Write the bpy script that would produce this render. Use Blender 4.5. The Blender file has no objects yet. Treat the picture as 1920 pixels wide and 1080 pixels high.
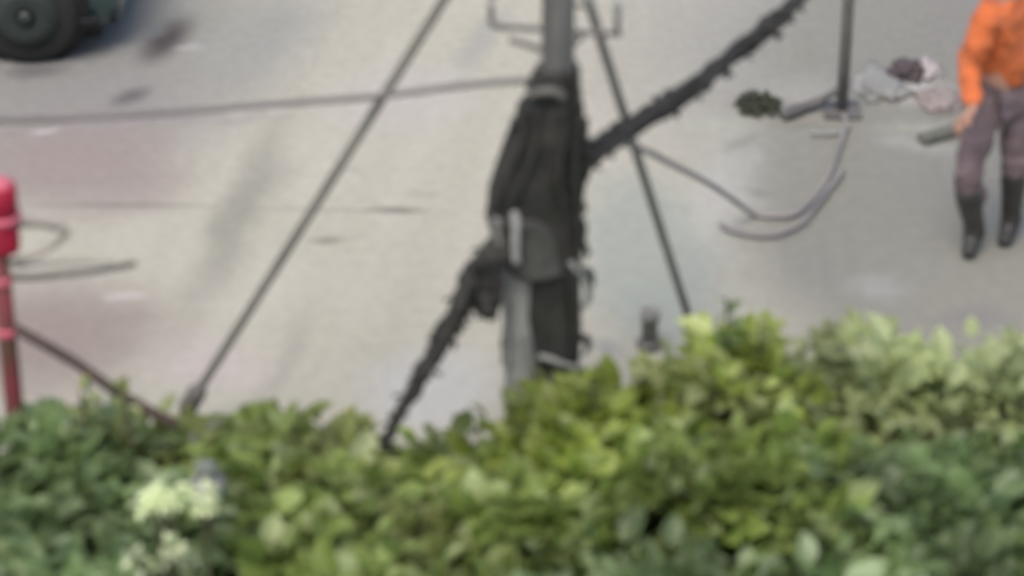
import bpy, bmesh, math, random
from mathutils import Vector, Matrix, noise
R = math.radians
random.seed(7)
S = bpy.context.scene

# ------------------------------------------------------------------ camera, light, exposure
CAM_H, PITCH, FPX = 7.83, 30.0, 5584.0
cd = bpy.data.cameras.new('camera'); cam = bpy.data.objects.new('camera', cd); S.collection.objects.link(cam)
cam.location = (0, 0, CAM_H); cam.rotation_euler = (R(90-PITCH), 0, 0)
cd.sensor_width = 36; cd.lens = 36*FPX/1920; cd.clip_start = .1; cd.clip_end = 3000
cd.dof.use_dof = True; cd.dof.focus_distance = 45.0; cd.dof.aperture_fstop = 1.38   # focus missed, far behind the pole
S.camera = cam
W = bpy.data.worlds.new("World"); S.world = W; W.use_nodes = True
nt = W.node_tree; bg = nt.nodes['Background']
sky = nt.nodes.new('ShaderNodeTexSky'); sky.sky_type = 'NISHITA'; sky.sun_disc = False
SUN_EL, SUN_AZ = 62, 205
sky.sun_elevation = R(SUN_EL); sky.sun_rotation = R(SUN_AZ); sky.air_density = 1.0; sky.dust_density = 4.0; sky.ozone_density = 1.0
nt.links.new(sky.outputs[0], bg.inputs[0]); bg.inputs[1].default_value = 0.145
sd = bpy.data.lights.new('sun', 'SUN'); sun = bpy.data.objects.new('sun', sd); S.collection.objects.link(sun)
sd.energy = .95; sd.angle = R(32); sd.color = (1.0, .93, .82)
a_, e_ = R(SUN_AZ), R(SUN_EL)
sdir = Vector((math.sin(a_)*math.cos(e_), math.cos(a_)*math.cos(e_), math.sin(e_)))
sun.rotation_euler = sdir.to_track_quat('Z', 'Y').to_euler()
S.view_settings.view_transform = 'Standard'; S.view_settings.look = 'None'; S.view_settings.gamma = 1
S.view_settings.exposure = 0.57

# ------------------------------------------------------------------ helpers
cp, sp = math.cos(R(PITCH)), math.sin(R(PITCH))
def ray(px, py):
    u = (px-960)/FPX; v = (540-py)/FPX
    return Vector((u, cp+v*sp, -sp+v*cp))
def at(px, py, Y=None, z=0.0):
    """point of the place seen at photo pixel px,py: on the plane y=Y, else at height z"""
    d = ray(px, py)
    t = Y/d.y if Y is not None else (z-CAM_H)/d.z
    return Vector((0, 0, CAM_H)) + d*t
def link(o): S.collection.objects.link(o); return o
def obj(name, bm, mat, parent=None, smooth=True):
    me = bpy.data.meshes.new(name); bm.normal_update(); bm.to_mesh(me); bm.free()
    if smooth:
        for p in me.polygons: p.use_smooth = True
    if mat: me.materials.append(mat)
    o = link(bpy.data.objects.new(name, me))
    if parent:
        o.parent = parent; o.matrix_parent_inverse = Matrix.Translation(-parent.location) if parent.rotation_euler.z == 0 else parent.matrix_basis.inverted()
    return o
def tag(o, label=None, cat=None, group=None, kind=None):
    if label: o['label'] = label
    if cat: o['category'] = cat
    if group: o['group'] = group
    if kind: o['kind'] = kind
    return o
def thing(name, label, cat, loc=(0, 0, 0), group=None):
    o = link(bpy.data.objects.new(name, None)); o.location = loc; o.empty_display_size = .1
    return tag(o, label, cat, group)

def tube(bm, pts, rad, n=10, wob=0.0, cap=True):
    pts = [Vector(p) for p in pts]; rings = []
    rr = rad if isinstance(rad, (list, tuple)) else [rad]*len(pts)
    prev = None
    for i, p in enumerate(pts):
        d = (pts[min(i+1, len(pts)-1)]-pts[max(i-1, 0)]).normalized()
        if prev is None:
            a = d.cross(Vector((0, 0, 1)))
            if a.length < .1: a = d.cross(Vector((1, 0, 0)))
        else: a = prev - d*prev.dot(d)
        a.normalize(); prev = a; b = d.cross(a)
        ring = []
        for k in range(n):
            t = 2*math.pi*k/n; r = rr[i]*(1+wob*noise.noise(p*25+Vector((k, 0, 0))))
            ring.append(bm.verts.new(p+(a*math.cos(t)+b*math.sin(t))*r))
        rings.append(ring)
    for i in range(len(rings)-1):
        for k in range(n):
            bm.faces.new((rings[i][k], rings[i][(k+1) % n], rings[i+1][(k+1) % n], rings[i+1][k]))
    if cap:
        bm.faces.new(list(reversed(rings[0]))); bm.faces.new(rings[-1])
    return bm
def spline(P, n=12):
    P = [Vector(p) for p in P]; out = []
    Q = [P[0]*2-P[1]] + P + [P[-1]*2-P[-2]]
    for i in range(1, len(Q)-2):
        a, b, c, d = Q[i-1:i+3]
        for k in range(n):
            t = k/n
            out.append(.5*((2*b)+(c-a)*t+(2*a-5*b+4*c-d)*t*t+(3*b-a-3*c+d)*t**3))
    out.append(P[-1]); return out
def box(bm, c, s, rot=None, bev=0.0):
    m = Matrix.Translation(Vector(c)) @ (rot or Matrix.Identity(4)) @ Matrix.Diagonal((s[0], s[1], s[2], 1))
    r = bmesh.ops.create_cube(bm, size=1, matrix=m)
    if bev:
        es = list({e for v in r['verts'] for e in v.link_edges})
        bmesh.ops.bevel(bm, geom=es, offset=bev, segments=3, affect='EDGES')
    return bm
def lathe(bm, c, prof, n=24, axis='z', squash=1):
    rings = []
    for r, h in prof:
        ring = []
        for k in range(n):
            t = 2*math.pi*k/n
            v = Vector((r*math.cos(t), r*math.sin(t)*squash, h)) if axis == 'z' else Vector((r*math.cos(t), h, r*math.sin(t)))
            ring.append(bm.verts.new(Vector(c)+v))
        rings.append(ring)
    for i in range(len(rings)-1):
        for k in range(n): bm.faces.new((rings[i][k], rings[i][(k+1) % n], rings[i+1][(k+1) % n], rings[i+1][k]))
    bm.faces.new(list(reversed(rings[0]))); bm.faces.new(rings[-1])
    bmesh.ops.recalc_face_normals(bm, faces=bm.faces)
    return bm
B = bmesh.new

def lin(c):   # sRGB 0-255 -> linear
    return tuple([(x/255/12.92 if x/255 <= .04045 else ((x/255+.055)/1.055)**2.4) for x in c]) + (1,)
def material(name, col, rough=.7, col2=None, nscale=8, bump=0.0, bscale=30, metal=0, spec=.5, coat=0):
    m = bpy.data.materials.new(name); m.use_nodes = True; t = m.node_tree; b = t.nodes['Principled BSDF']
    b.inputs['Roughness'].default_value = rough; b.inputs['Metallic'].default_value = metal
    b.inputs['Specular IOR Level'].default_value = spec; b.inputs['Coat Weight'].default_value = coat
    tc = t.nodes.new('ShaderNodeTexCoord')
    n = t.nodes.new('ShaderNodeTexNoise'); n.inputs['Scale'].default_value = nscale; n.inputs['Detail'].default_value = 6
    t.links.new(tc.outputs['Object'], n.inputs['Vector'])
    r = t.nodes.new('ShaderNodeValToRGB'); r.color_ramp.elements[0].position = .35; r.color_ramp.elements[1].position = .65
    r.color_ramp.elements[0].color = col+(1,); r.color_ramp.elements[1].color = (col2 or tuple(x*.8 for x in col))+(1,)
    t.links.new(n.outputs[0], r.inputs[0]); t.links.new(r.outputs[0], b.inputs['Base Color'])
    if bump:
        n2 = t.nodes.new('ShaderNodeTexNoise'); n2.inputs['Scale'].default_value = bscale; n2.inputs['Detail'].default_value = 5
        t.links.new(tc.outputs['Object'], n2.inputs['Vector'])
        bp = t.nodes.new('ShaderNodeBump'); bp.inputs['Strength'].default_value = bump; bp.inputs['Distance'].default_value = .02
        t.links.new(n2.outputs[0], bp.inputs['Height']); t.links.new(bp.outputs[0], b.inputs['Normal'])
    return m
def leaf_material(name, cols, trans=.5):
    m = bpy.data.materials.new(name); m.use_nodes = True; t = m.node_tree; b = t.nodes['Principled BSDF']
    g = t.nodes.new('ShaderNodeNewGeometry'); r = t.nodes.new('ShaderNodeValToRGB')
    while len(r.color_ramp.elements) < len(cols): r.color_ramp.elements.new(.5)
    for i, c in enumerate(cols):
        r.color_ramp.elements[i].position = i/(len(cols)-1); r.color_ramp.elements[i].color = c+(1,)
    t.links.new(g.outputs['Random Per Island'], r.inputs[0])
    tc = t.nodes.new('ShaderNodeTexCoord'); n = t.nodes.new('ShaderNodeTexNoise'); n.inputs['Scale'].default_value = 2.2
    n.inputs['Detail'].default_value = 3
    t.links.new(tc.outputs['Object'], n.inputs['Vector'])
    h = t.nodes.new('ShaderNodeHueSaturation'); mr = t.nodes.new('ShaderNodeMapRange')
    mr.inputs[1].default_value = .3; mr.inputs[2].default_value = .7; mr.inputs[3].default_value = .55; mr.inputs[4].default_value = 1.75
    t.links.new(n.outputs[0], mr.inputs[0]); t.links.new(mr.outputs[0], h.inputs['Value']); t.links.new(r.outputs[0], h.inputs['Color'])
    t.links.new(h.outputs[0], b.inputs['Base Color'])
    b.inputs['Roughness'].default_value = .42
    tr = t.nodes.new('ShaderNodeBsdfTranslucent'); mx = t.nodes.new('ShaderNodeMixShader'); mx.inputs[0].default_value = trans
    t.links.new(h.outputs[0], tr.inputs[0]); t.links.new(b.outputs[0], mx.inputs[1]); t.links.new(tr.outputs[0], mx.inputs[2])
    t.links.new(mx.outputs[0], t.nodes['Material Output'].inputs[0])
    return m

M = {}
M['concrete_pole'] = material('pole_grey', (.15, .15, .14), .8, (.11, .11, .105), 6, .3)
M['conduit'] = material('conduit_grey', (.30, .30, .28), .8, (.20, .20, .185), 9, .4)
M['rubber'] = material('black_cable', (.020, .019, .016), .75, (.034, .032, .027), 9, .3)
M['wrap'] = material('black_wrap', (.017, .017, .015), .8, (.034, .033, .028), 5, 1, 9)
M['wrapgrey'] = material('grey_wrap', (.075, .075, .068), .8, (.035, .035, .03), 7, .6, 20)
M['wire'] = material('guy_steel', (.20, .19, .165), .8, (.15, .145, .125), 4)
M['wire2'] = material('grey_cable', (.22, .205, .195), .8, (.30, .28, .265), 3)
M['steel'] = material('bracket_steel', (.10, .095, .09), .6, (.14, .13, .12), 9)
M['pale'] = material('pale_plastic', (.30, .30, .275), .7, (.22, .22, .20), 9)
M['white'] = material('white_plastic', (.42, .41, .39), .7, (.3, .3, .28), 20)
M['ins'] = material('insulator', (.30, .31, .29), .3, (.22, .23, .22), 9)
M['red'] = material('red_paint', (.42, .008, .04), .6, (.26, .008, .03), 9)
M['pink'] = material('pink_plastic', (.62, .10, .17), .6, (.5, .15, .18), 12)
M['maroon'] = material('maroon_post', (.20, .035, .045), .8, (.09, .045, .03), 4)
M['brown'] = material('brown_rod', (.05, .035, .03), .8, (.09, .06, .05), 7)
M['greyrod'] = material('grey_rod', (.085, .08, .07), .7, (.12, .115, .10), 7)
M['beige'] = material('beige_wire', (.40, .36, .31), .6, (.25, .23, .2), 7)
M['soil'] = material('soil', (.09, .085, .05), .95, (.05, .07, .03), 3, .6)
M['bark'] = material('bark', (.12, .10, .06), .9, (.07, .06, .04), 12, .5)

# ------------------------------------------------------------------ road surface: concrete with its own stains and patches, plus a few painted shadows
def ground_material():
    m = bpy.data.materials.new('worn_concrete'); m.use_nodes = True; t = m.node_tree; b = t.nodes['Principled BSDF']
    L = t.links.new
    tc = t.nodes.new('ShaderNodeTexCoord')
    nz = t.nodes.new('ShaderNodeTexNoise'); nz.inputs['Scale'].default_value = 1.6; nz.inputs['Detail'].default_value = 4
    L(tc.outputs['Object'], nz.inputs['Vector'])
    sub = t.nodes.new('ShaderNodeVectorMath'); sub.operation = 'SUBTRACT'; sub.inputs[1].default_value = (.5, .5, .5)
    L(nz.outputs['Color'], sub.inputs[0])
    sc = t.nodes.new('ShaderNodeVectorMath'); sc.operation = 'SCALE'; sc.inputs['Scale'].default_value = .35; L(sub.outputs[0], sc.inputs[0])
    wv = t.nodes.new('ShaderNodeVectorMath'); wv.operation = 'ADD'; L(tc.outputs['Object'], wv.inputs[0]); L(sc.outputs[0], wv.inputs[1])
    pos = wv.outputs[0]
    base = t.nodes.new('ShaderNodeValToRGB'); n1 = t.nodes.new('ShaderNodeTexNoise'); n1.inputs['Scale'].default_value = .9; n1.inputs['Detail'].default_value = 8
    n1.inputs['Roughness'].default_value = .6
    L(tc.outputs['Object'], n1.inputs['Vector']); av = t.nodes.new('ShaderNodeMath'); av.operation = 'MULTIPLY_ADD'; av.inputs[1].default_value = .45; L(n1.outputs[0], av.inputs[0])
    e = base.color_ramp.elements; e[0].position = .3; e[1].position = .7
    # faint tyre-worn streaks along the direction of travel, and grit
    va, vb = at(330, 640), at(560, 190); ang = math.atan2(vb.y-va.y, vb.x-va.x)
    rt = t.nodes.new('ShaderNodeVectorRotate'); rt.rotation_type = 'Z_AXIS'; rt.inputs['Angle'].default_value = -ang; L(tc.outputs['Object'], rt.inputs['Vector'])
    st = t.nodes.new('ShaderNodeVectorMath'); st.operation = 'MULTIPLY'; st.inputs[1].default_value = (.35, 4.2, 1); L(rt.outputs[0], st.inputs[0])
    n3 = t.nodes.new('ShaderNodeTexNoise'); n3.inputs['Scale'].default_value = 1; n3.inputs['Detail'].default_value = 7; n3.inputs['Roughness'].default_value = .65; L(st.outputs[0], n3.inputs['Vector'])
    a2 = t.nodes.new('ShaderNodeMath'); a2.operation = 'MULTIPLY'; a2.inputs[1].default_value = .55; L(n3.outputs[0], a2.inputs[0]); L(a2.outputs[0], av.inputs[2]); L(av.outputs[0], base.inputs[0])
    e[0].position = .38; e[1].position = .62
    e[0].color = (.385, .37, .297, 1); e[1].color = (.435, .415, .345, 1)
    cur = base.outputs[0]
    def blob(p0, p1, w, col, f, soft=.75, warp=True):
        nonlocal cur
        a, c = at(*p0), at(*p1); mid = (a+c)/2; d = c-a; L2 = max(d.length/2, .01); ang = math.atan2(d.y, d.x)
        s1 = t.nodes.new('ShaderNodeVectorMath'); s1.operation = 'SUBTRACT'; s1.inputs[1].default_value = (mid.x, mid.y, 0); L(pos if warp else tc.outputs['Object'], s1.inputs[0])
        s2 = t.nodes.new('ShaderNodeVectorRotate'); s2.rotation_type = 'Z_AXIS'; s2.inputs['Angle'].default_value = -ang; L(s1.outputs[0], s2.inputs['Vector'])
        s3 = t.nodes.new('ShaderNodeVectorMath'); s3.operation = 'MULTIPLY'; s3.inputs[1].default_value = (1/L2, 1/w, 0); L(s2.outputs[0], s3.inputs[0])
        s4 = t.nodes.new('ShaderNodeVectorMath'); s4.operation = 'LENGTH'; L(s3.outputs[0], s4.inputs[0])
        mr = t.nodes.new('ShaderNodeMapRange'); mr.interpolation_type = 'SMOOTHSTEP'
        mr.inputs[1].default_value = 1+soft*.3; mr.inputs[2].default_value = 1-soft; mr.inputs[3].default_value = 0; mr.inputs[4].default_value = f
        L(s4.outputs['Value'], mr.inputs[0])
        mx = t.nodes.new('ShaderNodeMix'); mx.data_type = 'RGBA'; L(mr.outputs[0], mx.inputs[0]); L(cur, mx.inputs[6])
        mx.inputs[7].default_value = col+(1,); cur = mx.outputs[2]
    for q in STAINS_AND_SHADOWS: blob(*q)
    fine = t.nodes.new('ShaderNodeTexNoise'); fine.inputs['Scale'].default_value = 14; fine.inputs['Detail'].default_value = 9; fine.inputs['Roughness'].default_value = .75; L(tc.outputs['Object'], fine.inputs['Vector'])
    mr = t.nodes.new('ShaderNodeMapRange'); mr.inputs[1].default_value = .3; mr.inputs[2].default_value = .7; mr.inputs[3].default_value = .84; mr.inputs[4].default_value = 1.1; L(fine.outputs[0], mr.inputs[0])
    mu = t.nodes.new('ShaderNodeMix'); mu.data_type = 'RGBA'; mu.blend_type = 'MULTIPLY'; mu.inputs[0].default_value = 1; L(cur, mu.inputs[6])
    cmb = t.nodes.new('ShaderNodeCombineColor'); [L(mr.outputs[0], cmb.inputs[i]) for i in range(3)]; L(cmb.outputs[0], mu.inputs[7])
    L(mu.outputs[2], b.inputs['Base Color']); b.inputs['Roughness'].default_value = .85; b.inputs['Specular IOR Level'].default_value = .25
    bp = t.nodes.new('ShaderNodeBump'); bp.inputs['Strength'].default_value = .25; bp.inputs['Distance'].default_value = .01; L(fine.outputs[0], bp.inputs['Height']); L(bp.outputs[0], b.inputs['Normal'])
    return m
ASP = (.24, .235, .20); PALE = (.315, .335, .29); PINK = (.28, .235, .215); DK = (.13, .12, .115); GR = (.22, .225, .21)
STAINS_AND_SHADOWS = [
    # p0, p1 (ends of the mark's long axis), half width m, colour, strength, softness
    ((1060, 160), (2600, 60), 2.6, (.28, .275, .25), .9, .5),
    ((1360, 360), (3600, 360), 5.5, ASP, .95, .12),
    ((1600, 40), (2600, 40), 1.0, (.215, .205, .19), .7, .6),
    ((-300, 40), (560, 20), 2.2, (.20, .205, .195), .95, .8),
    ((-200, 220), (520, 170), .9, (.25, .24, .225), .8, .9),
    ((400, 190), (600, -40), .45, (.27, .27, .25), .75, .9),
    ((960, 0), (850, 160), .12, (.30, .30, .275), .7, .9),
    ((840, 420), (700, 700), .2, (.34, .33, .28), .3, .9),
    ((1180, 300), (1260, 690), .42, PALE, .95, .5),
    ((700, 820), (900, 640), .33, (.42, .42, .40), .8, .7),
    ((-150, 330), (400, 290), .75, PINK, .9, .8),
    ((-200, 640), (380, 620), .75, (.26, .215, .19), .9, .8),
    ((200, 420), (320, 300), .3, PINK, .5, .8),
    ((300, 720), (480, 640), .4, (.45, .39, .37), .6, .9),
    ((330, 640), (560, 190), .17, (.24, .235, .195), .75, .9),
    ((450, 800), (600, 560), .09, (.28, .27, .23), .5, .9),
    ((640, 250), (860, 120), .5, (.44, .41, .40), .5, .9),
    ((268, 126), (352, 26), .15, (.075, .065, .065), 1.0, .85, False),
    ((260, 50), (300, 70), .12, (.2, .21, .21), .5, .9),
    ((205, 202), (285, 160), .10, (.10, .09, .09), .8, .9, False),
    ((0, 134), (130, 128), .14, (.10, .10, .10), .7, .9),  # car's contact shadow, painted onto the road
    ((120, 90), (200, 110), .16, (.14, .135, .13), .6, .9),  # shade under the front bumper, painted dark
    ((335, 92), (395, 88), .05, (.38, .37, .36), .7, .9),
    ((0, 245), (560, 218), .07, (.28, .255, .25), .7, .9),  # faint shadow of the level cable, painted as a line
    ((420, 212), (560, 205), .05, (.5, .45, .44), .6, .9),  # pinkish stretch of the painted cable shadow
    ((60, 248), (120, 246), .04, (.55, .52, .5), .6, .9),
    ((20, 384), (440, 386), .030, (.17, .165, .14), .75, .9, False),
    ((400, 388), (860, 400), .025, (.24, .23, .20), .55, .9, False),
    ((680, 392), (810, 396), .040, (.13, .125, .105), .85, .9, False),
    ((575, 452), (650, 449), .045, (.17, .165, .14), .85, .9, False),
    ((740, 360), (830, 365), .06, (.30, .29, .25), .6, .9),
    ((640, 320), (700, 318), .05, (.31, .30, .26), .6, .9),
    ((180, 560), (290, 556), .06, (.5, .47, .44), .6, .9),
    ((150, 600), (330, 590), .08, (.25, .21, .19), .5, .9),
    ((1125, 655), (1160, 640), .10, (.27, .28, .27), .75, .9),
    ((1330, 500), (1390, 240), .22, (.40, .40, .38), .5, .9),
    ((1430, 560), (1500, 330), .32, (.235, .233, .2), .4, .9),
    ((1250, 240), (1420, 225), .14, (.36, .37, .30), .6, .9),
    ((1430, 238), (1580, 236), .05, (.19, .2, .15), .6, .9, False),
    ((1350, 285), (1430, 250), .05, (.2, .21, .17), .6, .9, False),
    ((1390, 365), (1450, 355), .10, (.20, .2, .185), .7, .9),
    ((1400, 200), (1600, 150), .35, (.38, .37, .35), .4, .9),
    ((1620, 170), (1760, 150), .25, (.46, .45, .42), .8, .9),
    ((1640, 260), (1820, 290), .12, (.36, .36, .33), .6, .9),
    ((1640, 245), (1840, 232), .10, (.38, .40, .32), .5, .9),
    ((1420, 490), (1900, 505), .3, (.24, .237, .205), .4, .9),
    ((1600, 600), (1720, 585), .10, (.24, .24, .22), .6, .9),
    ((1560, 540), (1700, 530), .15, (.33, .33, .31), .6, .9),
    ((1760, 600), (1900, 590), .14, (.2, .19, .19), .6, .9),
    ((1400, 40), (1570, 48), .04, (.27, .265, .25), .6, .9, False),
]
M['ground'] = ground_material()
def grid(x0, x1, y0, y1, nx, ny, zf):
    bm = B(); V = [[bm.verts.new((x0+(x1-x0)*i/nx, y0+(y1-y0)*j/ny, zf(x0+(x1-x0)*i/nx, y0+(y1-y0)*j/ny))) for i in range(nx+1)] for j in range(ny+1)]
    for j in range(ny):
        for i in range(nx): bm.faces.new((V[j][i], V[j][i+1], V[j+1][i+1], V[j+1][i]))
    return bm
bm = grid(-600, 600, -400, 900, 20, 20, lambda x, y: 0)
tag(obj('road', bm, M['ground'], smooth=False), kind='structure')
# planting bed, ragged edge, raised a hand above the road
bm = B(); n = 90; edge = []
for i in range(n+1):
    x = -7+14*i/n
    edge.append((x, 11.9+.12*noise.noise(Vector((x*1.5, 0, 0)))+.05*noise.noise(Vector((x*6, 3, 0)))+(.2 if x > 1 else 0)))
for i in range(n):
    (xa, ya), (xb, yb) = edge[i], edge[i+1]
    v = [bm.verts.new(p) for p in ((xa, 7, .05), (xb, 7, .05), (xb, yb-.12, .05), (xa, ya-.12, .05), (xb, yb, .004), (xa, ya, .004))]
    bm.faces.new(v[:4]); bm.faces.new((v[3], v[2], v[4], v[5]))
bmesh.ops.remove_doubles(bm, verts=bm.verts, dist=.0005)
tag(obj('planting_bed', bm, M['soil']), kind='structure')

# ------------------------------------------------------------------ the pole and what it carries
PY = 11.75
def P(px, py, Y=PY): return at(px, py, Y)
px_m = lambda Y: at(961, 400, Y).x - at(960, 400, Y).x      # metres per photo pixel at that distance
k = px_m(PY)
base = at(1047, 0, PY); base.z = 0
pole = thing('utility_pole', 'grey utility pole wrapped in black sheeting in the middle of the picture', 'utility pole', base)
bm = B(); r = 30*k
tube(bm, [(base.x, PY, z) for z in (0, .6, 1.2, 1.8, 2.4, 3.2, 4.4, 5.6)], [r*1.08, r*1.05, r*1.03, r, r, r*.97, r*.93, r*.9], 28)
obj('shaft', bm, M['concrete_pole'], pole)
bm = B(); lathe(bm, (base.x, PY, 5.6), [(r*.98, -.03), (r, 0), (r*.7, .03), (.01, .045)]); obj('cap', bm, M['steel'], pole)
# vertical seam strip up the left side of the shaft
bm = B(); q = P(1026, 0); tube(bm, [(q.x, PY-r*.75, z) for z in (1.2, 2, 2.9, 4, 5.2)], .013, 8); obj('earth_strap', bm, M['steel'], pole)
# brackets with upturned pins
def bracket(pts, pins, rr=.013):
    b2 = B(); tube(b2, [P(*p) for p in pts], rr, 8); br = obj('bracket', b2, M['steel'], pole)
    for p in pins:
        c = P(*p); b3 = B(); lathe(b3, c, [(.008, -.02), (.014, 0), (.022, .015), (.014, .03), (.024, .045), (.015, .06), (.010, .085)], 14); obj('insulator', b3, M['ins'], br)
    return br
bracket([(1040, 55), (1000, 54), (960, 52), (924, 49), (921, 38), (921, 8)], [(921, -8)], .014)
bracket([(1050, 62), (1090, 60), (1130, 63), (1164, 64), (1158, 56), (1158, 22)], [(1157, 30)], .014)
bracket([(1048, 98), (1020, 96), (1000, 88), (975, 80), (955, 74)], [], .014)
bracket([(1060, 90), (1082, 78), (1098, 62)], [], .012)
bracket([(1060, 6), (1090, 10), (1104, 16)], [(1103, 12)], .010)

# the black sheeting: lofted from the outline, front bulge, folds
def loft(sec, Y, depth, mat, name, parent, seed=0, n=64, fold=.085, rows=5):
    b2 = B(); rings = []; full = []
    for i in range(len(sec)-1):
        for j in range(rows):
            t = j/rows; full.append([a+(b-a)*t for a, b in zip(sec[i], sec[i+1])])
    full.append(sec[-1])
    for (py, xl, xr) in full:
        cx = (xl+xr)/2; c = P(cx, py, Y); hw = (xr-xl)/2*k; ring = []
        for q_ in range(n):
            t = 2*math.pi*q_/n
            w = 1+fold*noise.noise(Vector((math.cos(t)*2.2, math.sin(t)*2.2, c.z*3+seed)))*2 + fold*.5*noise.noise(Vector((math.cos(t)*7, math.sin(t)*7, c.z*9+seed)))
            ring.append(b2.verts.new((c.x+hw*math.cos(t)*w, Y+depth*math.sin(t)*w, c.z)))
        rings.append(ring)
    for i in range(len(rings)-1):
        for q_ in range(n): b2.faces.new((rings[i][q_], rings[i+1][q_], rings[i+1][(q_+1) % n], rings[i][(q_+1) % n]))
    b2.faces.new(rings[0]); b2.faces.new(list(reversed(rings[-1])))
    return obj(name, b2, mat, parent)
wrap = loft([(124, 1018, 1080), (132, 1004, 1086), (150, 994, 1088), (165, 988, 1088), (172, 1010, 1090), (186, 1010, 1088), (194, 975, 1090), (215, 972, 1090), (250, 958, 1093), (300, 940, 1095), (340, 925, 1094),
             (370, 915, 1091), (402, 913, 1090), (418, 940, 1092), (500, 946, 1094), (560, 948, 1090), (600, 962, 1088), (640, 985, 1088), (672, 1005, 1088)],
            PY, .125, M['wrap'], 'black_sheet', pole, 1)
# grey-brown tape band where the sheet is tied, grey flap lower left, pale strap at the bottom
bm = B(); tube(bm, spline([P(992, 178, PY-.12), P(1015, 172, PY-.145), P(1040, 172, PY-.15), P(1056, 182, PY-.14)]), .020, 10); obj('tape', bm, material('grey_tape', (.13, .125, .11), .6), wrap)
loft([(400, 918, 1010), (415, 916, 1035), (450, 922, 1052), (480, 935, 1060), (505, 948, 1068)], PY-.06, .10, M['wrapgrey'], 'grey_sheet', pole, 5)
bm = B(); tube(bm, spline([P(964, 398, PY-.2), P(968, 420, PY-.205), P(967, 450, PY-.2), P(968, 492, PY-.19)]), .018, 10); obj('pale_tag', bm, M['white'], pole)
bm = B(); tube(bm, spline([P(930, 410, PY-.17), P(938, 470, PY-.16), P(943, 540, PY-.15), P(948, 610, PY-.14), P(950, 690, PY-.13)]), .013, 8); obj('pale_cable', bm, M['pale'], pole)
bm = B(); tube(bm, spline([P(1010, 668, PY-.15), P(1030, 672, PY-.16), P(1060, 684, PY-.15), P(1088, 690, PY-.10)]), .013, 8); obj('strap', bm, M['pale'], pole)
bm = B(); tube(bm, spline([P(1068, 490, PY-.13), P(1085, 510, PY-.13), P(1102, 535, PY-.1), P(1104, 560, PY-.08), P(1090, 580, PY-.1)]), .016, 8); obj('clip', bm, M['ins'], pole)
# torn strips hanging from the sheet's edge
rnd = random.Random(21)
for i in range(26):
    py = rnd.uniform(200, 640); left = rnd.random() < .55
    xl = 972-(py-215)*.32 if py < 400 else 946
    px = (xl+rnd.uniform(-4, 18)) if left else 1090+rnd.uniform(-8, 3)
    sx = -1 if left else 1; a = P(px, py, PY-.06); bm = B(); w = rnd.uniform(.012, .035); L_ = rnd.uniform(.05, .16)
    pts = spline([a, a+Vector((sx*rnd.uniform(.01, .04), -.02, -L_*.4)), a+Vector((sx*rnd.uniform(.0, .05), -.01, -L_))], 5)
    for q0, q1 in zip(pts[:-1], pts[1:]):
        f0, f1 = 1-pts.index(q0)/len(pts), 1-pts.index(q1)/len(pts)
        v = [bm.verts.new(p) for p in (q0-Vector((w*f0, .004, 0)), q0+Vector((w*f0, 0, 0)), q1+Vector((w*f1, 0, 0)), q1-Vector((w*f1, .004, 0)))]
        bm.faces.new(v)
    bmesh.ops.remove_doubles(bm, verts=bm.verts, dist=.0003)
    bmesh.ops.solidify(bm, geom=bm.faces[:], thickness=.003)
    obj('torn_strip', bm, M['wrap'], wrap)
# riser conduit standing against the pole's left side
bm = B(); q = P(978, 600, PY-.09)
tube(bm, [(q.x, PY-.04, z) for z in (0, .4, .8, 1.1, 1.32)], [.079]*5, 24); obj('conduit', bm, M['conduit'], pole)
bm = B(); lathe(bm, (q.x, PY-.04, P(0, 760, PY-.1).z), [(.079, -.03), (.088, -.03), (.088, .03), (.079, .03)]); obj('conduit_collar', bm, M['steel'], pole)
# loose cable runs down the sheet
for pts in ([(1075, 130), (1085, 200), (1080, 300), (1088, 420), (1083, 520), (1086, 640)],
            [(1052, 135), (1062, 230), (1050, 330), (1066, 460), (1075, 560), (1080, 668)],
            [(985, 198), (978, 260), (950, 330), (925, 392)],
            [(1010, 200), (1002, 280), (980, 340), (955, 396)]):
    bm = B(); tube(bm, spline([P(a, b, PY-.115-.012*i % .03) for i, (a, b) in enumerate(pts)]), .014, 8); obj('riser_cable', bm, M['rubber'], pole)

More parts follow.
